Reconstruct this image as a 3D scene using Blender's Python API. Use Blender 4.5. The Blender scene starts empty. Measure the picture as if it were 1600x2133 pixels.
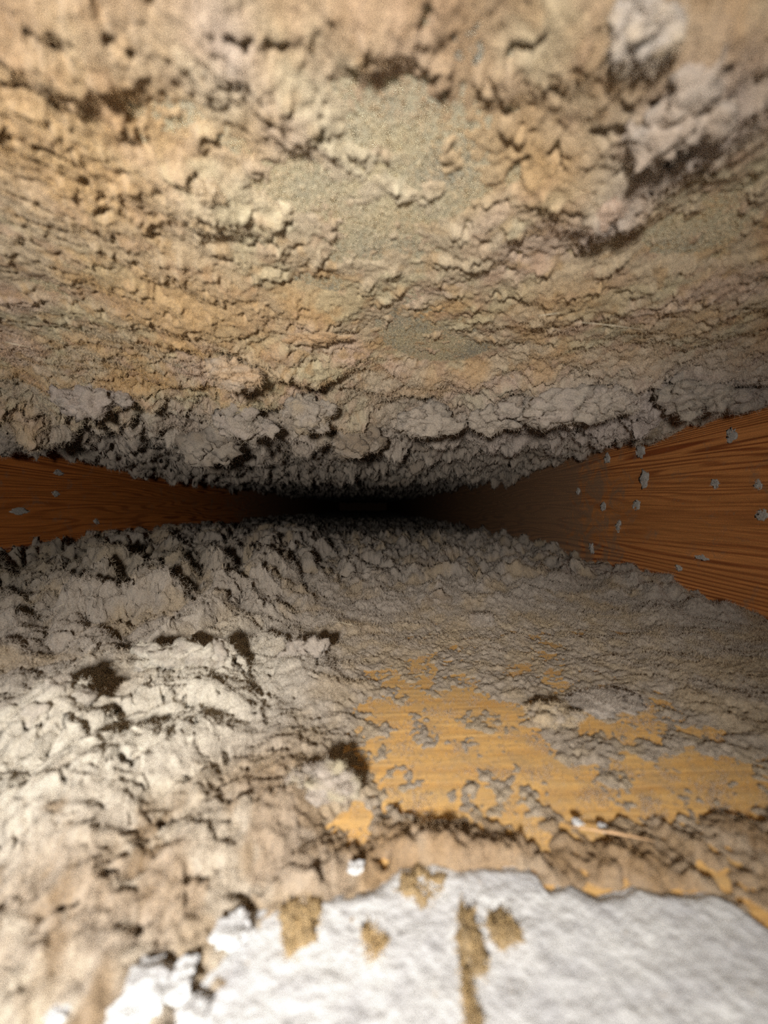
import bpy, bmesh, math, random
import numpy as np
from mathutils import Vector, Matrix, Euler

# ------------------------------------------------------------------ camera, world, light, exposure
S = bpy.context.scene
COL = S.collection
random.seed(7)
RNG = np.random.default_rng(11)

W_L, W_R = -0.215, 0.150          # stud faces
H = 0.090                         # cavity height (floor z = 0, ceiling z = H)
Y0, Y1 = -0.140, 3.00             # extent of the cavity along its length
F_PX, CX, CY = 800.0, 800.0, 1066.5

cam_d = bpy.data.cameras.new('camera')
cam = bpy.data.objects.new('camera', cam_d)
COL.objects.link(cam)
cam.location = (0, 0, 0.045)
cam.rotation_euler = Euler((math.radians(90 - 0.82), 0, math.radians(-2.5)), 'XYZ')
cam_d.sensor_fit = 'HORIZONTAL'
cam_d.sensor_width = 36.0
cam_d.lens = 18.0
cam_d.clip_start = 0.002
cam_d.clip_end = 20
cam_d.dof.use_dof = True
cam_d.dof.focus_distance = 0.165
cam_d.dof.aperture_fstop = 19.0
S.camera = cam
CAM_M = cam.rotation_euler.to_matrix()

w = bpy.data.worlds.new('world')
S.world = w
w.use_nodes = True
w.node_tree.nodes['Background'].inputs[0].default_value = (0.05, 0.045, 0.04, 1)
w.node_tree.nodes['Background'].inputs[1].default_value = 0.05

ld = bpy.data.lights.new('torch_light', 'SPOT')        # the phone's torch
ld.energy = 1.48
ld.color = (1.0, 0.985, 0.955)
ld.spot_size = math.radians(114)
ld.spot_blend = 1.0
ld.shadow_soft_size = 0.005
lo = bpy.data.objects.new('torch_light', ld)
lo.location = (-0.017, -0.048, 0.047)
lo.rotation_euler = (math.radians(86), 0, math.radians(0))
COL.objects.link(lo)

S.cycles.use_denoising = False          # keep the grain of the lint
S.cycles.max_bounces = 5
S.cycles.diffuse_bounces = 2
S.cycles.use_adaptive_sampling = True
S.cycles.adaptive_threshold = 0.14
S.cycles_curves.subdivisions = 1
S.cycles.glossy_bounces = 1
vs = S.view_settings
vs.view_transform = 'Standard'
vs.look = 'None'
vs.exposure = 0.0
vs.gamma = 1.0
vs.use_curve_mapping = False

# ------------------------------------------------------------------ helpers
def ray(px, py):
    d = CAM_M @ Vector(((px - CX) / F_PX, -(py - CY) / F_PX, -1.0))
    return d

def on_z(px, py, z):
    d = ray(px, py)
    t = (z - cam.location.z) / d.z
    return cam.location + d * t

def on_x(px, py, x):
    d = ray(px, py)
    t = (x - cam.location.x) / d.x
    return cam.location + d * t

def srgb(r, g, b):
    f = lambda c: (c / 255 / 12.92) if c / 255 <= 0.04045 else ((c / 255 + 0.055) / 1.055) ** 2.4
    return (f(r), f(g), f(b))

def tag(o, label=None, cat=None, group=None, kind=None):
    if label: o['label'] = label
    if cat: o['category'] = cat
    if group: o['group'] = group
    if kind: o['kind'] = kind
    return o

_p = RNG.permutation(256).astype(np.int32)
PERM = np.concatenate([_p, _p, _p])
_a = RNG.uniform(0, 2 * np.pi, 256)
G2 = np.stack([np.cos(_a), np.sin(_a)], 1).astype(np.float32)
_g = RNG.normal(size=(256, 3))
G3 = (_g / np.linalg.norm(_g, axis=1, keepdims=True)).astype(np.float32)

def fade(t): return t * t * t * (t * (t * 6 - 15) + 10)

def n2(x, y, scale, seed=0):
    """gradient noise, about -0.7..0.7; scale = feature size in metres"""
    x = np.asarray(x, np.float32) / scale + 37.7 * seed + 100
    y = np.asarray(y, np.float32) / scale + 11.3 * seed + 100
    xi = np.floor(x).astype(np.int32); yi = np.floor(y).astype(np.int32)
    fx = x - xi; fy = y - yi
    xi &= 255; yi &= 255
    u = fade(fx); v = fade(fy)
    def g(dx, dy):
        q = G2[PERM[PERM[(xi + dx) & 255] + ((yi + dy) & 255)]]
        return q[..., 0] * (fx - dx) + q[..., 1] * (fy - dy)
    a = g(0, 0); b = g(1, 0); c = g(0, 1); d = g(1, 1)
    return (a + u * (b - a)) + v * ((c + u * (d - c)) - (a + u * (b - a)))

def n3(x, y, z, scale, seed=0):
    x = np.asarray(x, np.float32) / scale + 37.7 * seed + 100
    y = np.asarray(y, np.float32) / scale + 11.3 * seed + 100
    z = np.asarray(z, np.float32) / scale + 5.9 * seed + 100
    xi = np.floor(x).astype(np.int32); yi = np.floor(y).astype(np.int32); zi = np.floor(z).astype(np.int32)
    fx = x - xi; fy = y - yi; fz = z - zi
    u = fade(fx); v = fade(fy); w_ = fade(fz)
    r = 0
    for dx in (0, 1):
        for dy in (0, 1):
            hh = PERM[PERM[(xi + dx) & 255] + ((yi + dy) & 255)]
            for dz in (0, 1):
                q = G3[PERM[hh + ((zi + dz) & 255)]]
                val = q[..., 0] * (fx - dx) + q[..., 1] * (fy - dy) + q[..., 2] * (fz - dz)
                r = r + val * (u if dx else 1 - u) * (v if dy else 1 - v) * (w_ if dz else 1 - w_)
    return r

def sstep(a, b, x):
    t = np.clip((x - a) / (b - a), 0, 1)
    return t * t * (3 - 2 * t)

# ------------------------------------------------------------------ materials
def new_mat(name):
    m = bpy.data.materials.new(name)
    m.use_nodes = True
    nt = m.node_tree
    return m, nt, nt.nodes, nt.links, nt.nodes['Principled BSDF']

def mixrgb(N, L, fac, a, b, mode='MIX'):
    n = N.new('ShaderNodeMix'); n.data_type = 'RGBA'; n.blend_type = mode
    for sock, v in ((n.inputs[0], fac), (n.inputs[6], a), (n.inputs[7], b)):
        if isinstance(v, bpy.types.NodeSocket): L.new(v, sock)
        elif isinstance(v, (int, float)): sock.default_value = v
        else: sock.default_value = (*v[:3], 1)
    return n.outputs[2]

def noise(N, L, vec, scale, detail=4, rough=0.55, dist=0.0):
    n = N.new('ShaderNodeTexNoise')
    n.inputs['Scale'].default_value = scale; n.inputs['Detail'].default_value = detail
    n.inputs['Roughness'].default_value = rough; n.inputs['Distortion'].default_value = dist
    L.new(vec, n.inputs['Vector'])
    return n.outputs['Fac']

def ramp(N, L, fac, stops):
    r = N.new('ShaderNodeValToRGB')
    el = r.color_ramp.elements
    while len(el) < len(stops): el.new(0.5)
    for e, (p, c) in zip(el, stops):
        e.position = p
        e.color = (*c, 1) if isinstance(c, tuple) else (c, c, c, 1)
    L.new(fac, r.inputs[0])
    return r.outputs[0]

def coords(N, L, scale=(1, 1, 1)):
    t = N.new('ShaderNodeTexCoord'); m = N.new('ShaderNodeMapping')
    m.inputs['Scale'].default_value = scale
    L.new(t.outputs['Object'], m.inputs[0])
    return m.outputs[0]

def bump(N, L, h, dist, strength=1.0):
    b = N.new('ShaderNodeBump')
    b.inputs['Strength'].default_value = strength; b.inputs['Distance'].default_value = dist
    L.new(h, b.inputs['Height'])
    return b.outputs[0]

def mat_dust():
    m, nt, N, L, P = new_mat('lint_dust')
    at = N.new('ShaderNodeAttribute'); at.attribute_name = 'dust_color'
    v = coords(N, L)
    f = noise(N, L, v, 2600, 3, 0.7)
    c = ramp(N, L, f, [(0.25, 0.62), (0.75, 1.36)])
    col = mixrgb(N, L, 1.0, at.outputs['Color'], c, 'MULTIPLY')
    L.new(col, P.inputs['Base Color'])
    P.inputs['Roughness'].default_value = 1.0
    P.inputs['Specular IOR Level'].default_value = 0.05
    P.inputs['Sheen Weight'].default_value = 0.15
    P.inputs['Sheen Roughness'].default_value = 0.6
    h = noise(N, L, v, 2100, 5, 0.75)
    L.new(bump(N, L, h, 0.0006, 0.9), P.inputs['Normal'])
    return m

def mat_fibre():
    m, nt, N, L, P = new_mat('lint_fibre')
    at = N.new('ShaderNodeAttribute'); at.attribute_name = 'fibre_color'
    L.new(at.outputs['Color'], P.inputs['Base Color'])
    P.inputs['Roughness'].default_value = 0.9
    P.inputs['Specular IOR Level'].default_value = 0.1
    return m

def mat_floor_wood():
    m, nt, N, L, P = new_mat('plywood')
    v = coords(N, L, (30, 420, 420))
    g = noise(N, L, v, 1.0, 6, 0.6, 0.6)
    v2 = coords(N, L, (6, 60, 60))
    g2 = noise(N, L, v2, 1.0, 3, 0.5, 0.8)
    c1 = ramp(N, L, g, [(0.3, srgb(214, 160, 92)), (0.5, srgb(232, 182, 110)), (0.75, srgb(240, 198, 132))])
    c2 = ramp(N, L, g2, [(0.3, 0.86), (0.7, 1.06)])
    col = mixrgb(N, L, 1.0, c1, c2, 'MULTIPLY')
    v3 = coords(N, L)
    fl = noise(N, L, v3, 900, 5, 0.7)
    fm = ramp(N, L, fl, [(0.53, 0.0), (0.66, 0.7)])
    col = mixrgb(N, L, fm, col, srgb(168, 138, 100))
    f2 = noise(N, L, v3, 190, 6, 0.7)
    col = mixrgb(N, L, ramp(N, L, f2, [(0.42, 0.05), (0.62, 0.6)]), col, srgb(190, 160, 118))
    L.new(col, P.inputs['Base Color'])
    P.inputs['Roughness'].default_value = 0.7
    P.inputs['Specular IOR Level'].default_value = 0.2
    L.new(bump(N, L, g, 0.0003, 0.7), P.inputs['Normal'])
    return m

def mat_ceiling():
    m, nt, N, L, P = new_mat('speckled_foil_board')
    v = coords(N, L)
    a = noise(N, L, v, 60, 5, 0.6)
    c = ramp(N, L, a, [(0.32, srgb(158, 154, 140)), (0.5, srgb(190, 180, 152)), (0.7, srgb(204, 188, 150))])
    f = noise(N, L, v, 1700, 4, 0.7)
    c2 = ramp(N, L, f, [(0.3, 0.72), (0.7, 1.25)])
    col = mixrgb(N, L, 1.0, c, c2, 'MULTIPLY')
    vo = N.new('ShaderNodeTexVoronoi'); vo.inputs['Scale'].default_value = 2200
    L.new(v, vo.inputs['Vector'])
    sep = N.new('ShaderNodeSeparateColor'); L.new(vo.outputs['Color'], sep.inputs[0])
    met = ramp(N, L, sep.outputs[0], [(0.80, 0.0), (0.84, 0.85)])
    L.new(met, P.inputs['Metallic'])
    L.new(col, P.inputs['Base Color'])
    P.inputs['Roughness'].default_value = 0.33
    P.inputs['Specular IOR Level'].default_value = 0.25
    hsum = N.new('ShaderNodeMath'); hsum.operation = 'ADD'
    L.new(sep.outputs[1], hsum.inputs[0]); L.new(f, hsum.inputs[1])
    L.new(bump(N, L, hsum.outputs[0], 0.0006, 1.0), P.inputs['Normal'])
    return m

def mat_stud(name, base, line, film_at, film_amt):
    """sawn softwood: long dark growth-ring lines running down the cavity, with a dusty film deeper in"""
    m, nt, N, L, P = new_mat(name)
    v = coords(N, L, (1, 1, 1))
    t = N.new('ShaderNodeTexCoord')
    mp = N.new('ShaderNodeMapping'); mp.inputs['Scale'].default_value = (0.0, 4.0, 75.0)
    L.new(t.outputs['Object'], mp.inputs[0])
    wob = noise(N, L, mp.outputs[0], 0.45, 3, 0.5, 0.3)
    sx = N.new('ShaderNodeSeparateXYZ'); L.new(t.outputs['Object'], sx.inputs[0])
    # ring coordinate: z plus a slow wobble along the board
    ma = N.new('ShaderNodeMath'); ma.operation = 'MULTIPLY_ADD'
    L.new(wob, ma.inputs[0]); ma.inputs[1].default_value = 0.060; L.new(sx.outputs[2], ma.inputs[2])
    mm = N.new('ShaderNodeMath'); mm.operation = 'MULTIPLY'; L.new(ma.outputs[0], mm.inputs[0]); mm.inputs[1].default_value = 2 * math.pi / 0.0027
    si = N.new('ShaderNodeMath'); si.operation = 'SINE'; L.new(mm.outputs[0], si.inputs[0])
    ab = N.new('ShaderNodeMath'); ab.operation = 'MULTIPLY_ADD'; L.new(si.outputs[0], ab.inputs[0]); ab.inputs[1].default_value = 0.5; ab.inputs[2].default_value = 0.5
    lines = ramp(N, L, ab.outputs[0], [(0.45, 0.0), (0.93, 1.0)])
    # line strength varies in broad bands
    mp2 = N.new('ShaderNodeMapping'); mp2.inputs['Scale'].default_value = (0.0, 3.0, 45.0)
    L.new(t.outputs['Object'], mp2.inputs[0])
    bands = noise(N, L, mp2.outputs[0], 1.0, 3, 0.6, 0.4)
    bm_ = ramp(N, L, bands, [(0.32, 0.15), (0.62, 0.95)])
    lm = N.new('ShaderNodeMath'); lm.operation = 'MULTIPLY'
    L.new(lines, lm.inputs[0]); L.new(bm_, lm.inputs[1])
    mp3 = N.new('ShaderNodeMapping'); mp3.inputs['Scale'].default_value = (1, 40.0, 1500.0)
    L.new(t.outputs['Object'], mp3.inputs[0])
    fine = noise(N, L, mp3.outputs[0], 1.0, 3, 0.6)
    fr = ramp(N, L, fine, [(0.3, 0.72), (0.7, 1.2)])
    col = mixrgb(N, L, lm.outputs[0], base, line)
    col = mixrgb(N, L, 1.0, col, fr, 'MULTIPLY')
    br = ramp(N, L, bands, [(0.3, 0.8), (0.7, 1.18)])
    col = mixrgb(N, L, 1.0, col, br, 'MULTIPLY')
    # dusty film
    fn = noise(N, L, v, 75, 7, 0.72, 0.8)
    ad = N.new('ShaderNodeMapRange'); ad.inputs[1].default_value = film_at[0]; ad.inputs[2].default_value = film_at[1]
    ad.inputs[3].default_value = 0.0; ad.inputs[4].default_value = 0.38
    L.new(sx.outputs[1], ad.inputs[0])
    su = N.new('ShaderNodeMath'); su.operation = 'ADD'; L.new(fn, su.inputs[0]); L.new(ad.outputs[0], su.inputs[1])
    film = ramp(N, L, su.outputs[0], [(0.56, 0.0), (0.72, film_amt)])
    col = mixrgb(N, L, film, col, srgb(140, 118, 96))
    # tiny specks of lint caught in the grain
    sp = noise(N, L, v, 700, 4, 0.7)
    sm = ramp(N, L, sp, [(0.62, 0.0), (0.70, 0.55)])
    col = mixrgb(N, L, sm, col, srgb(150, 128, 104))
    L.new(col, P.inputs['Base Color'])
    P.inputs['Roughness'].default_value = 0.55
    P.inputs['Specular IOR Level'].default_value = 0.3
    L.new(bump(N, L, lm.outputs[0], 0.0004, 0.6), P.inputs['Normal'])
    return m

def mat_white():
    m, nt, N, L, P = new_mat('white_paint')
    v = coords(N, L)
    a = noise(N, L, v, 260, 5, 0.6)
    c = ramp(N, L, a, [(0.3, srgb(184, 182, 182)), (0.7, srgb(214, 212, 208))])
    s = noise(N, L, v, 420, 4, 0.7)
    sm = ramp(N, L, s, [(0.66, 0.0), (0.74, 0.6)])
    col = mixrgb(N, L, sm, c, srgb(176, 150, 116))
    L.new(col, P.inputs['Base Color'])
    P.inputs['Roughness'].default_value = 0.6
    h = noise(N, L, v, 700, 5, 0.65)
    L.new(bump(N, L, h, 0.0006, 0.8), P.inputs['Normal'])
    return m

def mat_plain(name, c, rough=0.9):
    m, nt, N, L, P = new_mat(name)
    v = coords(N, L)
    f = noise(N, L, v, 900, 4, 0.7)
    k = ramp(N, L, f, [(0.3, 0.75), (0.7, 1.2)])
    L.new(mixrgb(N, L, 1.0, c, k, 'MULTIPLY'), P.inputs['Base Color'])
    P.inputs['Roughness'].default_value = rough
    return m

DUST, FIBRE = mat_dust(), mat_fibre()
M_FLOOR, M_CEIL, M_WHITE = mat_floor_wood(), mat_ceiling(), mat_white()
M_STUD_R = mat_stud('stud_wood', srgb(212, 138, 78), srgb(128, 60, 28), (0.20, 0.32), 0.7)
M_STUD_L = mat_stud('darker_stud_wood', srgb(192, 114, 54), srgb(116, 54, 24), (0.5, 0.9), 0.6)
M_HAIR = mat_plain('pale_hair', srgb(214, 200, 172), 0.5)

# ------------------------------------------------------------------ the setting
def box(name, lo_, hi_, mat, parent=None):
    bm = bmesh.new()
    bmesh.ops.create_cube(bm, size=1)
    for v in bm.verts:
        v.co = Vector([lo_[i] + (v.co[i] + 0.5) * (hi_[i] - lo_[i]) for i in range(3)])
    bmesh.ops.bevel(bm, geom=list(bm.edges), offset=0.0012, segments=2, affect='EDGES')
    me = bpy.data.meshes.new(name); bm.to_mesh(me); bm.free()
    me.materials.append(mat)
    o = bpy.data.objects.new(name, me); COL.objects.link(o)
    if parent: o.parent = parent
    return o

tag(box('floor', (W_L - .038, Y0, -.012), (W_R + .038, Y1, 0), M_FLOOR), kind='structure')
tag(box('ceiling', (W_L - .038, Y0, H), (W_R + .038, Y1, H + .012), M_CEIL), kind='structure')
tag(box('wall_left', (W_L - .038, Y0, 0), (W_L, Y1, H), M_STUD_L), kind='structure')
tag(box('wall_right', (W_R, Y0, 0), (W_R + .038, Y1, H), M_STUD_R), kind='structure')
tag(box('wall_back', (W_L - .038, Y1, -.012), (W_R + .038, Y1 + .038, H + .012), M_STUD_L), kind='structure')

# ------------------------------------------------------------------ dust layers
GREY = np.array(srgb(172, 158, 143)); MAUVE = np.array(srgb(180, 164, 152))
TAN = np.array(srgb(192, 170, 138)); OCHRE = np.array(srgb(194, 158, 110)); PINK = np.array(srgb(200, 172, 148))
PALE = np.array(srgb(212, 200, 172)); OLIVE = np.array(srgb(186, 172, 136)); BROWN = np.array(srgb(160, 124, 80))
UMBER = np.array(srgb(150, 132, 112))

def rows_cols(ncol):
    segs = [(-0.13, 0.018, 40), (0.018, 0.062, 110), (0.062, 0.20, 285), (0.20, 0.42, 150), (0.42, 1.0, 60), (1.0, 2.99, 24)]
    ys = np.concatenate([np.linspace(a, b, n, endpoint=False) for a, b, n in segs] + [[2.99]])
    t = np.linspace(-1, 1, ncol)
    core = 0.86
    out = np.empty((len(ys), ncol), np.float64)
    for i, y in enumerate(ys):
        c = max(y, 0) * 1.12 + 0.022
        l, r = max(W_L, -c), min(W_R, c)
        xs = np.empty(ncol)
        inn = np.abs(t) <= core
        xs[inn] = l + (t[inn] + core) / (2 * core) * (r - l)
        a = t < -core; b = t > core
        xs[a] = W_L + (t[a] + 1) / (1 - core) * (l - W_L)
        xs[b] = r + (t[b] - core) / (1 - core) * (W_R - r)
        out[i] = xs
    return out, np.repeat(ys[:, None], ncol, 1)

def blob(X, Y, z, px, py, rx, ry):
    """soft patch on the plane z whose middle and reach were read off the photograph"""
    c = on_z(px, py, z)
    a = on_z(px, py - ry, z).y; b = on_z(px, py + ry, z).y
    yc = c.y; e = abs(a - b) / 2
    e = min(e, 0.25)
    rxw = rx * c.y / F_PX
    return np.exp(-(((X - c.x) / rxw) ** 2 + ((Y - yc) / e) ** 2))

def billow(X, Y, scales, amps, seed):
    r = 0
    for i, (s, a) in enumerate(zip(scales, amps)):
        q = n2(X, Y, s, seed + i)
        r = r + a * (np.abs(q) * 2.0 if i == 0 else q + .25)
    return r

def ledges(X, Y, seed):
    """overlapping shelves of lint: a slow rise along the cavity, then a ragged drop"""
    ph = Y / 0.021 + 1.5 * n2(X, Y, 0.030, seed) + 0.9 * n2(X, Y, 0.011, seed + 1) + 0.28 * n2(X, Y, 0.0035, seed + 2) + 0.16 * n2(X, Y, .0014, seed + 3)
    f = ph - np.floor(ph)
    return f * sstep(1.0, 0.90, f) * (0.6 + 0.8 * n2(X, Y, 0.019, seed + 4))

def grain(X, Y, seed):
    return (n2(X, Y, .0030, seed) * .9 + n2(X, Y, .0016, seed + 1) * .8 + n2(X, Y, .0008, seed + 2) * .7 + n2(X, Y, .0005, seed + 3) * .4)

def layer_mesh(name, X, Y, Z, colr, keep_faces=None):
    nr, nc = X.shape
    co = np.stack([X, Y, Z], -1).reshape(-1, 3).astype(np.float32)
    idx = np.arange(nr * nc).reshape(nr, nc)
    q = np.stack([idx[:-1, :-1], idx[:-1, 1:], idx[1:, 1:], idx[1:, :-1]], -1).reshape(-1, 4)
    if keep_faces is not None: q = q[keep_faces.reshape(-1)]
    used = np.zeros(nr * nc, bool); used[q.ravel()] = True
    remap = np.cumsum(used) - 1
    q = remap[q]; co = co[used]; cc = colr.reshape(-1, 3)[used]
    me = bpy.data.meshes.new(name)
    me.vertices.add(len(co)); me.vertices.foreach_set('co', co.ravel())
    me.loops.add(q.size); me.loops.foreach_set('vertex_index', q.ravel().astype(np.int32))
    me.polygons.add(len(q))
    me.polygons.foreach_set('loop_start', np.arange(0, q.size, 4, dtype=np.int32))
    at = me.attributes.new('dust_color', 'FLOAT_COLOR', 'POINT')
    at.data.foreach_set('color', np.concatenate([cc, np.ones((len(cc), 1))], 1).astype(np.float32).ravel())
    me.update(calc_edges=True)
    me.polygons.foreach_set('use_smooth', np.ones(len(q), bool))
    me.materials.append(DUST)
    o = bpy.data.objects.new(name, me); COL.objects.link(o)
    return o

def fibres(name, P, Nrm, C, length, radius, parent, curl=0.9, pts=4):
    """short curly lint fibres rooted at P"""
    n = len(P)
    ln = (length * RNG.uniform(0.35, 1.3, n))[:, None]
    d = Nrm * RNG.uniform(0.1, 1.0, n)[:, None] + RNG.normal(size=(n, 3)) * 0.75
    d /= np.linalg.norm(d, axis=1, keepdims=True)
    pos = np.empty((n, pts, 3), np.float32)
    p = P - Nrm * 0.0002
    pos[:, 0] = p
    for k in range(1, pts):
        p = p + d * ln / (pts - 1)
        pos[:, k] = p
        d = d + RNG.normal(size=(n, 3)) * curl * 0.5
        d /= np.linalg.norm(d, axis=1, keepdims=True)
    hc = bpy.data.hair_curves.new(name)
    hc.add_curves([pts] * n)
    hc.attributes['position'].data.foreach_set('vector', pos.ravel())
    ra = hc.attributes.get('radius') or hc.attributes.new('radius', 'FLOAT', 'POINT')
    rr = np.repeat(np.asarray(radius, np.float32).reshape(-1, 1) * np.ones((n, 1), np.float32), pts, 1)
    rr = rr * np.linspace(1, 0.5, pts)[None]
    ra.data.foreach_set('value', rr.astype(np.float32).ravel())
    ca = hc.attributes.new('fibre_color', 'FLOAT_COLOR', 'CURVE')
    C = C * RNG.uniform(0.8, 1.3, n)[:, None]
    ca.data.foreach_set('color', np.concatenate([np.clip(C, 0, .95), np.ones((n, 1))], 1).astype(np.float32).ravel())
    hc.materials.append(FIBRE)
    o = bpy.data.objects.new(name, hc); COL.objects.link(o)
    o.parent = parent
    return o

def grid_normals(X, Y, Z, up):
    P = np.stack([X, Y, Z], -1)
    du = np.gradient(P, axis=1); dv = np.gradient(P, axis=0)
    n = np.cross(du, dv); n /= np.linalg.norm(n, axis=-1, keepdims=True) + 1e-12
    return n * up

def pick(weight, n):
    wgt = weight.ravel().astype(np.float64); wgt /= wgt.sum()
    c = np.cumsum(wgt)
    return np.minimum(np.searchsorted(c, RNG.random(n)), len(wgt) - 1)

def mixc(c, k, col):
    return c * (1 - k[..., None]) + col * k[..., None]

def fluff(X, Y, Z, T, seed, sgn):
    """sideways lint lumps so that the layer overhangs itself"""
    amp = np.clip(T, 0, 0.012) * 0.13
    far = 1 + np.clip(Y - 0.2, 0, 1) * 2
    dx = n3(X, Y, Z, 0.0042, seed) * 1.0 + n3(X, Y, Z, 0.0018, seed + 1) * 0.55
    dy = n3(X, Y, Z, 0.0042, seed + 2) * 1.0 + n3(X, Y, Z, 0.0018, seed + 3) * 0.55
    dz = n3(X, Y, Z, 0.0024, seed + 4) * 0.8 + n3(X, Y, Z, 0.0011, seed + 5) * 0.5
    return X + dx * amp * 1.5, Y + dy * amp * 1.5, Z + dz * amp * 1.2

NC = 900
# ---- ceiling dust
X, Y = rows_cols(NC)
B = lambda px, py, rx, ry: blob(X, Y, H, px, py, rx, ry)
rel = 0.45 + 0.95 * sstep(0.07, 0.15, Y)
T = 0.0010 + 0.0085 * sstep(0.095, 0.19, Y + 0.025 * n2(X, Y, 0.05, 3)) + 0.003 * sstep(0.22, 0.35, Y)
for px, py, rx, ry, a in [
        (100, 250, 190, 260, .0022), (60, 60, 200, 120, .0020), (470, 90, 90, 130, .0018), (430, 420, 60, 60, .002),
        (430, 640, 210, 90, .0036), (650, 720, 120, 60, .0036), (480, 760, 110, 60, .004), (200, 800, 200, 50, .004), (1180, 330, 130, 110, .0026),
        (1440, 250, 160, 170, .0036), (1270, 420, 90, 80, .0026), (1340, 80, 200, 120, .0022), (1500, 620, 200, 80, .0025), (1200, 620, 130, 60, .0025),
        (1000, 500, 90, 60, .002), (780, 60, 110, 90, .0022), (640, 250, 70, 70, .002), (1480, 780, 200, 70, .004), (1150, 800, 200, 60, .0035),
        (850, 290, 260, 180, -.0011), (850, 470, 250, 80, -.0010), (840, 690, 100, 50, -.0024), (340, 250, 70, 120, -.0010), (180, 600, 90, 30, -.0018), (640, 590, 70, 30, -.0015),
        (1450, 480, 110, 60, -.0025), (960, 740, 90, 25, -.004)]:
    T = T + a * B(px, py, rx, ry)
T = np.clip(T, 0, 0.016)
# thins out against the studs
edge = np.minimum(sstep(-0.002, 0.03, X - W_L), 0.35 + 0.65 * sstep(0.0, 0.02, W_R - X))
T = T * (0.35 + 0.65 * edge)
b1 = billow(X, Y, (.024, .011, .0055), (.75, .55, .30), 10) + 0.5 * ledges(X, Y, 15) * sstep(.05, .12, Y)
b2 = grain(X, Y, 20)
patch = n2(X, Y, 0.012, 30) + 0.5 * n2(X, Y, 0.005, 31) + 0.35 * n2(X, Y, 0.0022, 32)
h = T * (0.55 - 0.35 * sstep(.08, .15, Y) + rel * b1) + (0.0003 + 0.06 * T + .0005 * sstep(.09, .16, Y)) * (0.55 + .5 * rel) * b2 + 0.0009 * (patch + .4 * n2(X, Y, .001, 33)) * sstep(0.0065, 0.002, T) - 0.0003
h = h + 0.0009 * sstep(.22, .5, n2(X, Y, .0050, 45) + .5 * n2(X, Y, .0022, 46) + .3 * n2(X, Y, .001, 47)) * sstep(.15, .09, Y)
pit = sstep(0.31, 0.46, n2(X, Y, 0.0036, 40) + 0.35 * n2(X, Y, 0.0013, 41))
h = h - pit * (0.0006 + 0.42 * T)
# deep splits in the thick coat
crk = np.abs(n2(X, Y, 0.018, 42) + 0.4 * n2(X, Y, 0.006, 43) + 0.2 * n2(X, Y, .0025, 44))
h = h - sstep(0.04, 0.0, crk) * 0.3 * T * sstep(.08, .14, Y)
h = np.clip(h, -0.0012, 0.030)
Z = H - h
Xd, Yd, Zd = fluff(X, Y, Z, np.where(h > 0.0003, T, 0), 50, -1)
Xd = np.clip(Xd, W_L - .0005, W_R + .0005)
c = np.broadcast_to(TAN, X.shape + (3,)).copy()
c = mixc(c, sstep(-0.05, 0.35, n2(X, Y, 0.020, 60) + .4 * n2(X, Y, .007, 61)), OCHRE)
c = mixc(c, 0.8 * sstep(0.05, 0.4, n2(X, Y, 0.026, 62) + .4 * n2(X, Y, .008, 63)), PINK)
c = mixc(c, 0.7 * sstep(0.05, 0.35, n2(X, Y, 0.015, 64) + .4 * n2(X, Y, .004, 65)), OLIVE)
c = mixc(c, .7 * sstep(0.1, 0.4, n2(X, Y, 0.0045, 70) + .5 * n2(X, Y, .002, 71)), OCHRE * .85)
c = mixc(c, .5 * sstep(0.1, 0.4, n2(X, Y, 0.0060, 72) + .5 * n2(X, Y, .0024, 73)), np.array(srgb(178, 142, 112)))
c = mixc(c, 0.75 * np.clip(B(700, 330, 420, 260) * (0.7 + n2(X, Y, .01, 66)), 0, 1), PALE)
c = mixc(c, np.clip(0.9 * B(400, 620, 200, 70) + .8 * B(120, 300, 200, 200) + .7 * B(1180, 320, 110, 80) + .6 * B(1180, 610, 120, 40), 0, 1), OCHRE)
c = mixc(c, sstep(.050, .036, Y + .006 * n2(X, Y, .012, 74)) * (.65 + .6 * n2(X, Y, .008, 75)).clip(0, 1), np.array(srgb(166, 134, 100)))
c = mixc(c, sstep(0.11, 0.19, Y + 0.035 * n2(X, Y, 0.03, 67)) * 0.92, GREY)
c = mixc(c, np.clip(.95 * B(1440, 240, 150, 140) + .8 * B(1260, 430, 70, 70) + .6 * B(470, 60, 60, 120) + .9 * B(1150, 840, 220, 60) + .8 * B(1480, 780, 180, 60), 0, 1), MAUVE)
c = mixc(c, sstep(0.1, 0.4, n2(X, Y, .035, 68)) * sstep(0.12, 0.2, Y) * .6, UMBER)
o = layer_mesh('ceiling_dust', Xd, Yd, Zd, c)
tag(o, 'thick fluffy grey and tan dust coat hanging from the ceiling board', 'dust', kind='stuff')
Nn = grid_normals(Xd, Yd, Zd, 1.0)
Nn = np.where(Nn[..., 2:3] > 0, -Nn, Nn)
wgt = sstep(0.0004, 0.002, h) * np.where(Y > 0.035, 1, 0) * (0.25 + sstep(0.07, 0.14, Y))
wgt[:, :int(NC * .07)] = 0; wgt[:, int(NC * .93):] = 0
wgt = np.where(Y > 0.5, 0, wgt)
k = pick(wgt, 480000)
Pf = np.stack([Xd, Yd, Zd], -1).reshape(-1, 3)[k]
L_ = 0.0011 + 0.0009 * sstep(0.1, 0.2, Pf[:, 1])[:, None] + np.zeros((len(k), 1))
R_ = np.where(Pf[:, 1] > 0.1, 0.000034, 0.000022)
fibres('lint_fibres', Pf + RNG.normal(size=Pf.shape) * 0.0001, Nn.reshape(-1, 3)[k], c.reshape(-1, 3)[k] * 1.05, L_[:, 0], R_, o)['kind'] = 'stuff'

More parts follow.
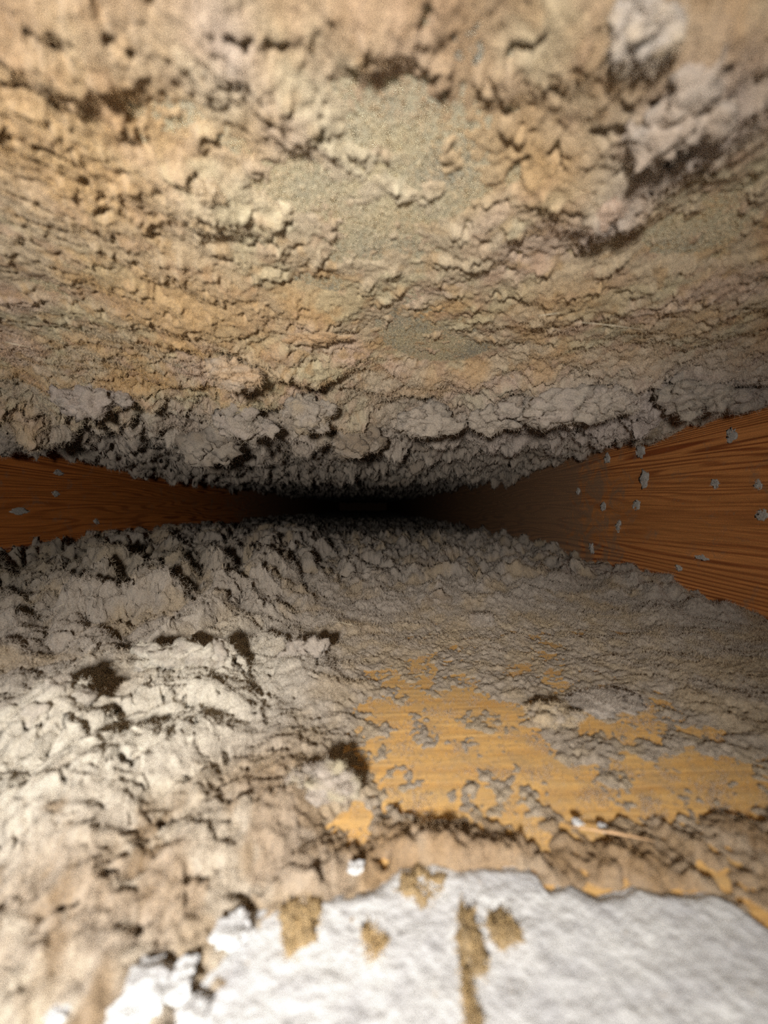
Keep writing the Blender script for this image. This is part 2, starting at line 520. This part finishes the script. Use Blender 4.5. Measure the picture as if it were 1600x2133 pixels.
wgt = sstep(0.0006, -0.0002, h) * np.where((Y > 0.03) & (Y < .2), 1, 0)
k = pick(wgt, 25000)
Pf = np.stack([X, Y, X * 0 + H - .0001], -1).reshape(-1, 3)[k] + RNG.normal(size=(len(k), 3)) * np.array([.0003, .0003, 0])
fibres('stray_fibres', Pf, np.tile(np.array([0, 0, -1.0]), (len(k), 1)), c.reshape(-1, 3)[k], np.full(len(k), .0008), np.full(len(k), .00003), o)['kind'] = 'stuff'

# far edge of the white lip of the opening
edge_px = [(520, 1885), (575, 1862), (620, 1850), (700, 1858), (760, 1846), (800, 1822), (830, 1800), (900, 1788), (960, 1800), (1000, 1798), (1110, 1800), (1128, 1838),
           (1180, 1832), (1240, 1858), (1300, 1840), (1400, 1848), (1470, 1852), (1530, 1878), (1600, 1930), (1700, 2010), (1900, 2080)]
LIP_Z = 0.0006
pts = [on_z(a, b, LIP_Z) for a, b in edge_px]
LIP_X = np.array([p.x for p in pts]); LIP_Y = np.array([p.y for p in pts])

# ---- floor dust
X, Y = rows_cols(NC)
B = lambda px, py, rx, ry: blob(X, Y, 0.0, px, py, rx, ry)
T = 0.0004 + 0.0075 * sstep(0.11, 0.19, Y + 0.02 * n2(X, Y, 0.05, 103) - 0.022 * sstep(-.005, .02, X) * sstep(.13, .09, X)) + 0.003 * sstep(0.2, 0.35, Y)
rel = 0.65 + 0.7 * sstep(0.07, 0.15, Y)
left = sstep(0.000, -0.035, X + 0.12 * (Y - 0.06) + 0.012 * n2(X, Y, 0.02, 104))
T = T + 0.0048 * left * sstep(0.030, 0.052, Y) + .0012 * left
for px, py, rx, ry, a in [
        (180, 1560, 170, 110, .0035), (60, 1330, 130, 50, .004), (420, 1480, 120, 90, .003), (260, 1470, 60, 40, -.003), (640, 1430, 100, 80, .003),
        (690, 1640, 90, 70, .0014), (560, 1800, 110, 120, .0018), (960, 1790, 180, 40, .0007), (1330, 1800, 340, 40, .0007), (820, 1760, 120, 40, .0006),
        (1140, 1490, 60, 80, .0016), (1000, 1300, 160, 40, .0010), (1420, 1400, 190, 80, .0012), (1500, 1330, 160, 60, .0024), (1560, 1480, 120, 70, .0014),
        (860, 1380, 200, 70, .0002), (900, 1500, 280, 100, -.0006), (1400, 1640, 280, 80, -.0010), (1000, 1660, 200, 60, -.0010),
        (1250, 1930, 420, 110, -.004), (800, 2050, 260, 120, -.003), (150, 1900, 240, 130, .0005), (60, 1230, 160, 60, .006)]:
    T = T + a * B(px, py, rx, ry)
# at the lip the coat breaks up
lip = sstep(-0.0004, 0.0012, np.interp(X, LIP_X, LIP_Y) - Y + 0.0012 * n2(X, Y, .003, 106)) * sstep(-0.022, -0.008, X + 0.006 * n2(X, Y, 0.008, 105))
T = T + .0010 * sstep(.056, .050, Y) * sstep(-.005, .01, X)
T = T + .0011 * np.exp(-((np.interp(X, LIP_X, LIP_Y) + .0012 - Y) / .0022) ** 2) * sstep(-.005, .01, X)
T = T * (1 - 0.9 * lip * (0.55 + .45 * sstep(-.005, .018, X)))
T = np.clip(T, 0, 0.016)
b1 = billow(X, Y, (.022, .010, .005), (.75, .55, .30), 110) + 0.4 * ledges(X, Y, 115)
b2 = grain(X, Y, 120)
patch = n2(X, Y, 0.009, 130) + 0.6 * n2(X, Y, 0.004, 131) + 0.45 * n2(X, Y, 0.0018, 132)
h = T * (0.4 - .2 * sstep(.08, .15, Y) + rel * b1) + (0.0003 + 0.06 * T + .0005 * sstep(.09, .16, Y)) * (0.5 + .5 * rel) * b2 + 0.0011 * (patch + .5 * n2(X, Y, .0011, 133)) * sstep(0.006, 0.0018, T) - 0.00028
pit = sstep(0.36, 0.48, n2(X, Y, 0.0036, 140) + 0.35 * n2(X, Y, 0.0013, 141))
h = h - pit * (0.0003 + 0.42 * T)
h = h + (0.0009 * n2(X, Y, .0048, 107) + .0006 * n2(X, Y, .0021, 108) + .0004 * n2(X, Y, .001, 109)) * sstep(.068, .056, Y) * (1 - lip)
h = h - 0.0003 * lip * sstep(.002, .02, X)
h = np.clip(h, -0.0012, 0.026)
Z = h
Xd, Yd, Zd = fluff(X, Y, Z, np.where(h > 0.0003, T, 0), 150, 1)
Xd = np.clip(Xd, W_L - .0005, W_R + .0005)
c = np.broadcast_to(GREY, X.shape + (3,)).copy()
c = mixc(c, 0.8 * sstep(0.0, 0.35, n2(X, Y, 0.018, 160) + .4 * n2(X, Y, .006, 161)), np.array(srgb(178, 156, 126)))
c = mixc(c, sstep(0.004, 0.001, T) * (0.3 + 0.5 * sstep(-.1, .3, n2(X, Y, .006, 162))), TAN * .9)
c = mixc(c, np.clip(1.1 * B(150, 1560, 260, 170) + .9 * B(450, 1450, 180, 140), 0, 1) * .95, np.array(srgb(214, 203, 184)))
c = mixc(c, np.clip(.7 * B(1200, 1800, 500, 70) + .7 * B(560, 1680, 120, 120) + .6 * B(250, 1900, 300, 120) + .7 * B(240, 1480, 70, 50), 0, 1), np.array(srgb(160, 132, 98)))
c = mixc(c, sstep(0.1, 0.4, n2(X, Y, .04, 168)) * sstep(0.14, 0.22, Y) * .6, UMBER)
c = mixc(c, np.clip(.8 * B(200, 1240, 380, 55), 0, 1), np.array(srgb(138, 124, 104)))  # shade put into the dust colour: dims the mid-left pile facing the torch
c = mixc(c, .75 * sstep(.05, .3, n2(X + .6 * Y, Y * .5, .009, 169) + .5 * n2(X, Y, .003, 170)) * sstep(.06, .05, Y), np.array(srgb(186, 172, 152)))
c = mixc(c, .8 * sstep(.05, .3, n2(X + .6 * Y, Y * .5, .008, 171) + .5 * n2(X, Y, .003, 172)) * sstep(.06, .05, Y), np.array(srgb(142, 116, 84)))
c = mixc(c, .5 * sstep(.056, .050, Y) * sstep(-.01, .005, X), np.array(srgb(160, 126, 86)))
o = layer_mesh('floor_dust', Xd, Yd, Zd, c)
tag(o, 'grey fluffy dust drifted over the wooden floor panel, deepest at left', 'dust', kind='stuff')
Nn = grid_normals(Xd, Yd, Zd, 1.0)
Nn = np.where(Nn[..., 2:3] < 0, -Nn, Nn)
wgt = sstep(0.0003, 0.0015, h) * np.where(Y > 0.035, 1, 0) * (0.3 + sstep(0.06, 0.13, Y))
wgt[:, :int(NC * .07)] = 0; wgt[:, int(NC * .93):] = 0
wgt = np.where(Y > 0.5, 0, wgt)
k = pick(wgt, 480000)
Pf = np.stack([Xd, Yd, Zd], -1).reshape(-1, 3)[k]
L_ = 0.0012 + 0.0009 * sstep(0.1, 0.2, Pf[:, 1])
R_ = np.where(Pf[:, 1] > 0.1, 0.000034, 0.000022)
fibres('lint_fibres', Pf + RNG.normal(size=Pf.shape) * 0.0001, Nn.reshape(-1, 3)[k], c.reshape(-1, 3)[k] * 1.05, L_, R_, o)['kind'] = 'stuff'

wgt = sstep(0.0005, -0.0002, h) * np.where((Y > 0.05) & (Y < .2), 1, 0) * (0.05 + sstep(.0, .4, n2(X, Y, .005, 190) + .5 * n2(X, Y, .002, 191)))
k = pick(wgt, 16000)
Pf = np.stack([X, Y, X * 0 + .0001], -1).reshape(-1, 3)[k] + RNG.normal(size=(len(k), 3)) * np.array([.0003, .0003, 0])
fibres('stray_fibres', Pf, np.tile(np.array([0, 0, 1.0]), (len(k), 1)), np.tile(GREY * .85, (len(k), 1)), np.full(len(k), .0008), np.full(len(k), .000022), o)['kind'] = 'stuff'

# ------------------------------------------------------------------ white painted lip of the opening
def make_lip():
    ex, ey, z = LIP_X, LIP_Y, LIP_Z
    xs = np.linspace(ex[0] - 0.003, W_R, 420)
    xs = ex[0] - 0.003 + (W_R - ex[0] + 0.003) * np.linspace(0, 1, 420) ** 1.5
    ye = np.interp(xs, ex, ey) + 0.0007 * n2(xs, xs * 0, 0.004, 201) + 0.0004 * n2(xs, xs * 0, 0.0012, 202)
    rows = 150
    t = np.linspace(0, 1, rows)[:, None] ** 1.8
    Yg = ye[None] * (1 - t) + Y0 * t
    Xg = np.repeat(xs[None], rows, 0)
    # ragged left edge too
    k = np.linspace(0, 1, 420)[None]
    Xg = Xg + (0.004 * n2(Yg, Yg * 0, 0.006, 203) + 0.002 * n2(Yg, Yg * 0, .002, 204)) * (1 - k) ** 8
    Zg = z + 0.00025 * n2(Xg, Yg, 0.004, 205) + 0.00012 * n2(Xg, Yg, 0.0013, 206) + 0.00007 * n2(Xg, Yg, 0.0006, 207)
    d = Yg[0:1] - Yg
    Zg = Zg - 0.0005 * np.exp(-(d / 0.0008) ** 2)
    nr, nc = Xg.shape
    top = np.stack([Xg, Yg, Zg], -1).reshape(-1, 3)
    idx = np.arange(nr * nc).reshape(nr, nc)
    faces = np.stack([idx[:-1, :-1], idx[1:, :-1], idx[1:, 1:], idx[:-1, 1:]], -1).reshape(-1, 4).tolist()
    verts = top.tolist()
    loop = list(idx[0]) + list(idx[1:, -1]) + list(idx[-1, ::-1][1:]) + list(idx[::-1, 0][1:-1])
    base = len(verts)
    for i in loop: verts.append([verts[i][0], verts[i][1], -0.0002])
    n = len(loop)
    for j in range(n):
        a, b = int(loop[j]), int(loop[(j + 1) % n])
        faces.append([a, b, base + (j + 1) % n, base + j])
    faces.append([base + j for j in range(n)][::-1])
    me = bpy.data.meshes.new('trim_1'); me.from_pydata(verts, [], faces); me.update()
    me.polygons.foreach_set('use_smooth', np.ones(len(me.polygons), bool))
    me.materials.append(M_WHITE)
    o = bpy.data.objects.new('trim_1', me); COL.objects.link(o)
    tag(o, 'white painted lip of the opening with a chipped far edge', kind='structure')
make_lip()

# ------------------------------------------------------------------ single lint clumps
_ico = {}
def ico(sub):
    if sub not in _ico:
        bm = bmesh.new(); bmesh.ops.create_icosphere(bm, subdivisions=sub, radius=1)
        bm.verts.ensure_lookup_table()
        v = np.array([x.co[:] for x in bm.verts]); f = np.array([[q.index for q in p.verts] for p in bm.faces])
        bm.free(); _ico[sub] = (v, f)
    return _ico[sub]

_seed = [300]
def clump(name, centre, rad, colr, label, cat='lint', group=None, sub=5, nf=1800, rough=1.0, flen=0.0018, frad=0.000034, col2=None):
    _seed[0] += 7; sd = _seed[0]
    rad = np.array(rad, float)
    rr_ = np.random.default_rng(sd)
    flat = rad.min() < .0012
    puffs = [(np.zeros(3), 1.0 if flat else 0.72, sub)]
    if not flat:
        for j in range(11):
            dv = rr_.normal(size=3); dv /= np.linalg.norm(dv)
            puffs.append((dv * rr_.uniform(.45, 1.0) * np.array([1.25, 1, .8]), rr_.uniform(.2, .46), 3))
    P_, N_, F_, V_ = [], [], [], []
    off = 0
    for q, r, sb in puffs:
        v, f = ico(sb)
        w1, w2, w3 = (v * r + q * 1.7).T / r
        st = 1 + n3(w1, w2, w3, .85, sd + 5) * 1.0 + n3(w1, w2, w3, .42, sd + 6) * .6
        if flat: st = st + n3(w1, w2, w3, .2, sd + 7) * .5
        p = (v * r * np.clip(st, .15, 3)[:, None] + q) * rad
        nn = v / rad; nn /= np.linalg.norm(nn, axis=1, keepdims=True)
        m = float(rad.max()) * r
        mn = float(rad.min()) * r
        g = min(mn * .6, .0014)
        d = g * (n3(p[:, 0], p[:, 1], p[:, 2], .0030, sd + 2) * 1.3 + n3(p[:, 0], p[:, 1], p[:, 2], .0014, sd + 3) * .9 + n3(p[:, 0], p[:, 1], p[:, 2], .0007, sd + 8) * .5)
        d = d - .5 * mn * sstep(.25, .42, n3(p[:, 0], p[:, 1], p[:, 2], max(m * .35, .002), sd + 4))
        P_.append(p + nn * (d * rough)[:, None]); N_.append(nn); F_.append(f + off); V_.append(v * r + q)
        off += len(v)
    p = np.concatenate(P_); nrm = np.concatenate(N_); f = np.concatenate(F_); v = np.concatenate(V_)
    me = bpy.data.meshes.new(name)
    me.vertices.add(len(p)); me.vertices.foreach_set('co', p.astype(np.float32).ravel())
    me.loops.add(f.size); me.loops.foreach_set('vertex_index', f.ravel().astype(np.int32))
    me.polygons.add(len(f)); me.polygons.foreach_set('loop_start', np.arange(0, f.size, 3, dtype=np.int32))
    cc = np.broadcast_to(np.asarray(colr), p.shape).copy()
    k = sstep(-0.1, 0.4, n3(v[:, 0], v[:, 1], v[:, 2], 0.6, sd + 5))
    cc = mixc(cc, k * 0.7, np.asarray(col2 if col2 is not None else colr) * (1 if col2 is not None else 0.85))
    at = me.attributes.new('dust_color', 'FLOAT_COLOR', 'POINT')
    at.data.foreach_set('color', np.concatenate([cc, np.ones((len(cc), 1))], 1).astype(np.float32).ravel())
    me.update(calc_edges=True)
    me.polygons.foreach_set('use_smooth', np.ones(len(f), bool))
    me.materials.append(DUST)
    o = bpy.data.objects.new(name, me); COL.objects.link(o)
    o.location = centre
    tag(o, label, cat, group)
    if nf:
        q = RNG.integers(0, len(p), nf)
        fibres('fibres', p[q], nrm[q], cc[q] * 1.06, flen, frad, o)['kind'] = 'stuff'
    return o

def ceil_clump(px, py, rx, ry, hang, colr, label, ydepth=None, **kw):
    c = on_z(px, py, H - hang)
    k = c.y / F_PX
    rz = max(ry * k, 0.0015)
    if py < 740: rz, ydepth = min(rz, 0.0016 + 0.002 * (rx > 60)), ry * 1.1
    if py < 740: kw.update(flen=.0008, frad=.00002)
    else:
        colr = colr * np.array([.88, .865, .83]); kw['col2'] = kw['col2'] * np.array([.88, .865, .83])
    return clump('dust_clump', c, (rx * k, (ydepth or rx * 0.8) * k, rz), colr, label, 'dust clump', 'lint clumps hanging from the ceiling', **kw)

def floor_clump(px, py, rx, ry, up, colr, label, ydepth=None, group='lint clumps lying on the floor', **kw):
    c = on_z(px, py, up)
    k = c.y / F_PX
    if 1320 < py and not ydepth: kw.update(flen=.0011, frad=.000022, nf=3500)
    rz = ry * k if py < 1480 or ydepth else min(ry * k, .0022)
    return clump('dust_clump', c, (rx * k, (ydepth or rx * 0.8) * k, rz), colr, label, 'dust clump', group, **kw)

LIGHTGREY = np.array(srgb(180, 166, 151))
for a in [
    (485, 778, 60, 36, .0090, np.array(srgb(208, 178, 144)), 'peach-coloured lint clump with a bright ragged edge, on the tan ceiling coat', GREY),
    (192, 838, 52, 38, .0110, MAUVE, 'pale lint clump above the darker stud, shadow beneath its rounded edge', GREY),
    (425, 928, 54, 46, .0165, GREY, 'lowest hanging grey lint clump in front of the dark stud', UMBER),
    (510, 880, 50, 42, .0140, GREY, 'grey lint clump with a single loose curved hair beside it', MAUVE),
    (640, 862, 50, 40, .0135, GREY, 'brownish lint clump just above the black far hole, beside a deep split', TAN * .85),
    (738, 918, 54, 42, .0165, UMBER, 'dim lint clump hanging right over the black far hole', GREY),
    (885, 878, 62, 36, .0138, GREY, 'broad grey lint clump hanging over the end of the black hole', LIGHTGREY),
    (1030, 872, 50, 36, .0138, GREY, 'grey lint clump next to the brightest fluffy one', LIGHTGREY),
    (1150, 852, 76, 44, .0130, LIGHTGREY, 'brightest fluffy lint clump hanging near the orange stud', MAUVE),
    (1262, 838, 52, 38, .0120, LIGHTGREY, 'pale lint clump over the top edge of the orange stud', MAUVE),
    (1346, 890, 26, 26, .0130, UMBER, 'small drooping lint tuft casting a shadow on the orange stud', GREY),
    (1440, 828, 56, 44, .0105, GREY, 'dark-sided lint clump hanging above the flecked wood', MAUVE),
    (1556, 826, 44, 36, .0075, MAUVE, 'rounded lint clump at the frame edge over the orange stud', GREY),
    (1440, 235, 100, 80, .0030, np.array(srgb(180, 160, 140)), 'large blurred mauve-grey lint clump near the top corner of the ceiling', LIGHTGREY),
    (1262, 440, 44, 36, .0030, np.array(srgb(186, 160, 138)), 'mauve lint clump with a black gap beside it on the ceiling', PINK),
    (655, 706, 56, 30, .0038, np.array(srgb(190, 156, 116)), 'tan crumbly lint clump beside the bare grey ceiling patch', TAN),
    (430, 395, 24, 24, .0018, TAN, 'small ochre lump casting a dark shadow on the pale ceiling', TAN),
    (1350, 70, 70, 60, .0030, LIGHTGREY, 'pale blurred lint lump close to the top edge of the ceiling', TAN)]:
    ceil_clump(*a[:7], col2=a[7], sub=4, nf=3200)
PALEG = np.array(srgb(210, 199, 180))
for a in [
    (585, 1212, 62, 40, .0045, GREY, 'rounded grey lint tuft standing in front of the black far hole', LIGHTGREY),
    (540, 1268, 32, 30, .0050, LIGHTGREY, 'small peaked lint tuft with a dark shadow behind its tip', GREY),
    (108, 1475, 76, 60, .0075, PALEG, 'tallest pale lint heap, blurred, at the frame edge on the floor', LIGHTGREY),
    (345, 1378, 72, 42, .0080, PALEG, 'wide pale lint heap behind the brownish hollow', GREY),
    (458, 1385, 42, 50, .0068, PALEG, 'pointed pale lint heap next to the wide one', GREY),
    (625, 1372, 48, 44, .0040, LIGHTGREY, 'grey lint tuft bordering the bare yellow wood', GREY),
    (775, 1212, 42, 28, .0045, GREY, 'curly grey lint ball in the middle of the dusty floor', UMBER),
    (915, 1256, 26, 24, .0035, UMBER, 'small dark lint tuft at the back of the bare wood', GREY),
    (1000, 1294, 24, 18, .0025, GREY, 'tiny upright lint tuft at the back edge of the bare wood', UMBER),
    (1148, 1490, 48, 44, .0020, TAN * .9, 'brownish lint hump with a black shadow on the bare wood', GREY),
    (1256, 1458, 60, 9, .0008, LIGHTGREY, 'flat light grey lint flake lying on the floor', GREY),
    (690, 1632, 66, 46, .0032, GREY, 'blurred greenish-grey lint heap in front of the bare wood', OLIVE),
    (1250, 1196, 44, 22, .0050, GREY, 'lint tuft piled against the foot of the orange stud', UMBER),
    (110, 1180, 60, 30, .0100, MAUVE, 'mauve-grey lint mound against the foot of the darker stud', GREY),
    (400, 1232, 56, 30, .0065, UMBER, 'dim brownish lint mound in the shaded floor corner', GREY)]:
    floor_clump(*a[:7], col2=a[7], sub=4, nf=3200)
BR = np.array(srgb(164, 138, 98))
for a in [
    (982, 1962, 24, 10, .0007, BR, 'long brown dust tuft lying across the white lip', 62),
    (978, 2085, 12, 9, .0008, BR, 'thin brown dust streak at the bottom of the white lip', 60),
    (880, 1846, 44, 8, .0006, BR * 1.1, 'wide brown dust tuft on the chipped edge of the white lip', 34),
    (1052, 1940, 30, 9, .0007, BR, 'small wispy dust tuft beside the long one on the white lip', 26),
    (778, 1968, 26, 7, .0005, BR * 1.2, 'brown dust patch on the bright blurred part of the lip', 30),
    (622, 1930, 36, 10, .0006, BR * 1.2, 'grey-brown dust tuft at the dusty end of the white lip', 50)]:
    floor_clump(*a[:7], ydepth=a[7], group='dust tufts on the white lip', sub=4, nf=500, flen=.0009, frad=.00003, rough=1.7)

# ------------------------------------------------------------------ lint flecks stuck to the studs
FL = np.array(srgb(206, 196, 184))
for px, py, r, ry, lab in [
        (1325, 1052, 9, 12, 'brightest bluish-grey lint fleck on the orange stud'),
        (1335, 935, 14, 26, 'long smeared lint fleck high on the orange stud'),
        (1265, 955, 10, 12, 'round lint fleck under the drooping tuft on the orange stud'),
        (1342, 1000, 12, 22, 'dull elongated lint fleck midway up the orange stud'),
        (1288, 1094, 9, 16, 'ragged vertical lint fleck in the middle of the orange stud'),
        (1257, 1056, 10, 11, 'pale lint fleck where the dusty film of the stud begins'),
        (1232, 1142, 9, 14, 'faint lint fleck low on the filmed part of the stud'),
        (1462, 1161, 14, 6, 'flat slanting lint fleck low on the orange stud'),
        (1414, 1184, 8, 8, 'small round lint fleck nearest the floor on the stud'),
        (1490, 1008, 9, 12, 'greenish-grey lint fleck on the dark grain lines'),
        (1580, 1010, 8, 12, 'upper one of two lint flecks at the frame edge'),
        (1588, 1072, 12, 14, 'lower one of two lint flecks at the frame edge'),
        (1204, 1024, 7, 10, 'lint fleck at the deep end of the clear wood'),
        (1525, 905, 12, 20, 'wispy lint fleck near the top edge of the stud')]:
    p = on_x(px, py, W_R)
    k = p.y / F_PX
    clump('lint_fleck', p, (.0002, r * k, ry * k * .8), FL, lab, 'lint fleck', 'lint flecks on the studs', sub=3, nf=60, flen=.0010, frad=.00003, rough=1.8)
for px, py, r, ry, lab in [
        (116, 1028, 9, 7, 'upper lint fleck on the dark stud'), (200, 1086, 7, 7, 'lint fleck farthest along the dark stud'),
        (40, 1066, 18, 8, 'wide lint fleck nearest the frame edge on the dark stud'), (122, 985, 12, 7, 'topmost faint lint fleck on the dark stud')]:
    p = on_x(px, py, W_L)
    k = p.y / F_PX
    clump('lint_fleck', p, (.0002, r * k, ry * k * .8), FL * .8, lab, 'lint fleck', 'lint flecks on the studs', sub=3, nf=60, flen=.0010, frad=.00003, rough=1.8)

# ------------------------------------------------------------------ loose hairs
def hair(points, label, rad=0.00007, group='loose hairs in the dust'):
    pts = [Vector(p) for p in points]
    # smooth the path
    path = []
    n = len(pts)
    for i in range(n - 1):
        p0, p1, p2, p3 = pts[max(i - 1, 0)], pts[i], pts[i + 1], pts[min(i + 2, n - 1)]
        for j in range(6):
            t = j / 6
            path.append(0.5 * ((2 * p1) + (p2 - p0) * t + (2 * p0 - 5 * p1 + 4 * p2 - p3) * t * t + (3 * p1 - p0 - 3 * p2 + p3) * t ** 3))
    path.append(pts[-1])
    o0 = path[0].copy()
    verts, faces = [], []
    for i, p in enumerate(path):
        tg = (path[min(i + 1, len(path) - 1)] - path[max(i - 1, 0)]).normalized()
        u = tg.cross(Vector((0.3, 0.2, 0.9))).normalized(); v = tg.cross(u)
        r = rad * (1 - 0.6 * abs(2 * i / (len(path) - 1) - 1) ** 3)
        for k in range(5):
            a = 2 * math.pi * k / 5
            verts.append(p + u * math.cos(a) * r + v * math.sin(a) * r - o0)
    for i in range(len(path) - 1):
        for k in range(5):
            faces.append((i * 5 + k, i * 5 + (k + 1) % 5, (i + 1) * 5 + (k + 1) % 5, (i + 1) * 5 + k))
    me = bpy.data.meshes.new('hair_strand'); me.from_pydata(verts, [], faces)
    me.polygons.foreach_set('use_smooth', np.ones(len(faces), bool))
    me.materials.append(M_HAIR)
    o = bpy.data.objects.new('hair_strand', me); COL.objects.link(o); o.location = o0
    tag(o, label, 'hair', group)

def hz(pxs, z): return [on_z(a, b, z + dz) for a, b, dz in pxs]
hair(hz([(1200, 671, 0), (1240, 674, .0003), (1290, 680, 0), (1345, 687, .0006)], H - .0055), 'long pale straight hair lying across the ceiling dust', .00007)
hair(hz([(1122, 658, .0004), (1142, 655, 0), (1166, 652, .0003)], H - .0052), 'short white fibre sticking out near the long ceiling hair', .00007)
hair(hz([(498, 930, .001), (512, 918, 0), (522, 905, -.001), (536, 897, -.001)], H - .0215), 'curved pale hair poking from a grey hanging lint clump', .00009)
hair(hz([(1157, 950, -.002), (1158, 938, 0), (1159, 925, .001)], H - .0175), 'short upright fibre dangling beside the orange stud', .00010)
hair(hz([(10, 712, 0), (35, 718, -.0003), (62, 723, .0003)], H - .0062), 'pale bent fibre on the ceiling dust at the frame edge', .00007)
hair(hz([(120, 1264, 0), (150, 1254, .0008), (185, 1251, .0002)], .0120), 'thin hair lying over the shaded floor dust', .00008)
hair(hz([(690, 1294, 0), (712, 1297, .0005), (736, 1303, 0)], .0068), 'fine hair lying in the middle of the floor dust', .00006)

# ------------------------------------------------------------------ white crumbs and a splinter
def crumb(px, py, r, up, label):
    up -= .0012
    _seed[0] += 5; sd = _seed[0]
    c = on_z(px, py, up); k = c.y / F_PX * r
    v, f = ico(3)
    p = v.copy()
    d = n3(p[:, 0], p[:, 1], p[:, 2], 0.7, sd) * 1.2 + n3(p[:, 0], p[:, 1], p[:, 2], 0.3, sd + 1) * .6
    p = p * (1 + d)[:, None]
    p = np.sign(p) * np.abs(p) ** 0.8 * np.array([k, k, k * .32])
    me = bpy.data.meshes.new('paint_crumb'); me.from_pydata(p.tolist(), [], f.tolist()); me.materials.append(M_WHITE)
    o = bpy.data.objects.new('paint_crumb', me); COL.objects.link(o); o.location = c
    tag(o, label, 'paint crumb', 'white paint crumbs in the dust')
for a in [
    (166, 1955, 24, .0034, 'single white crumb in the brown dust, far from the lip'),
    (300, 2062, 50, .0030, 'biggest white crumb, low in the dusty corner'),
    (365, 2050, 30, .0028, 'white crumb touching the biggest one'),
    (398, 2105, 26, .0024, 'white crumb under the biggest one at the frame bottom'),
    (482, 1938, 32, .0030, 'white crumb at the dusty tip of the lip'),
    (388, 2010, 17, .0030, 'small white crumb between the lip tip and the biggest crumb'),
    (122, 2112, 17, .0030, 'white crumb in the lowest corner of the floor'),
    (740, 1806, 15, .0030, 'white crumb sitting just beyond the chipped lip edge'),
    (1203, 1712, 9, .0026, 'tiny white crumb on the splinter of wood'),
    (1256, 1723, 10, .0022, 'tiny bright crumb beside the splinter of wood')]:
    crumb(*a)

def splinter():
    a, b = on_z(1190, 1722, .0012), on_z(1365, 1752, .0010)
    m_ = on_z(1280, 1734, .0015)
    bm = bmesh.new()
    path = [a, a.lerp(m_, .6), m_, m_.lerp(b, .5), b]
    wd = [.00004, .00014, .0002, .00012, .00003]
    rings = []
    for p, r in zip(path, wd):
        rings.append([bm.verts.new(p - a + Vector(q) * r) for q in ((0, -1, -.6), (0, 1, -.6), (.2, .5, .6), (-.2, -.6, .5))])
    for r0, r1 in zip(rings[:-1], rings[1:]):
        for k in range(4): bm.faces.new((r0[k], r0[(k + 1) % 4], r1[(k + 1) % 4], r1[k]))
    bm.faces.new(rings[0][::-1]); bm.faces.new(rings[-1])
    me = bpy.data.meshes.new('wood_splinter'); bm.to_mesh(me); bm.free()
    me.materials.append(mat_plain('pale_splinter', srgb(196, 158, 118), .8))
    o = bpy.data.objects.new('wood_splinter', me); COL.objects.link(o); o.location = a
    tag(o, 'pale pinkish wood splinter along the front edge of the bare wood', 'splinter')
splinter()
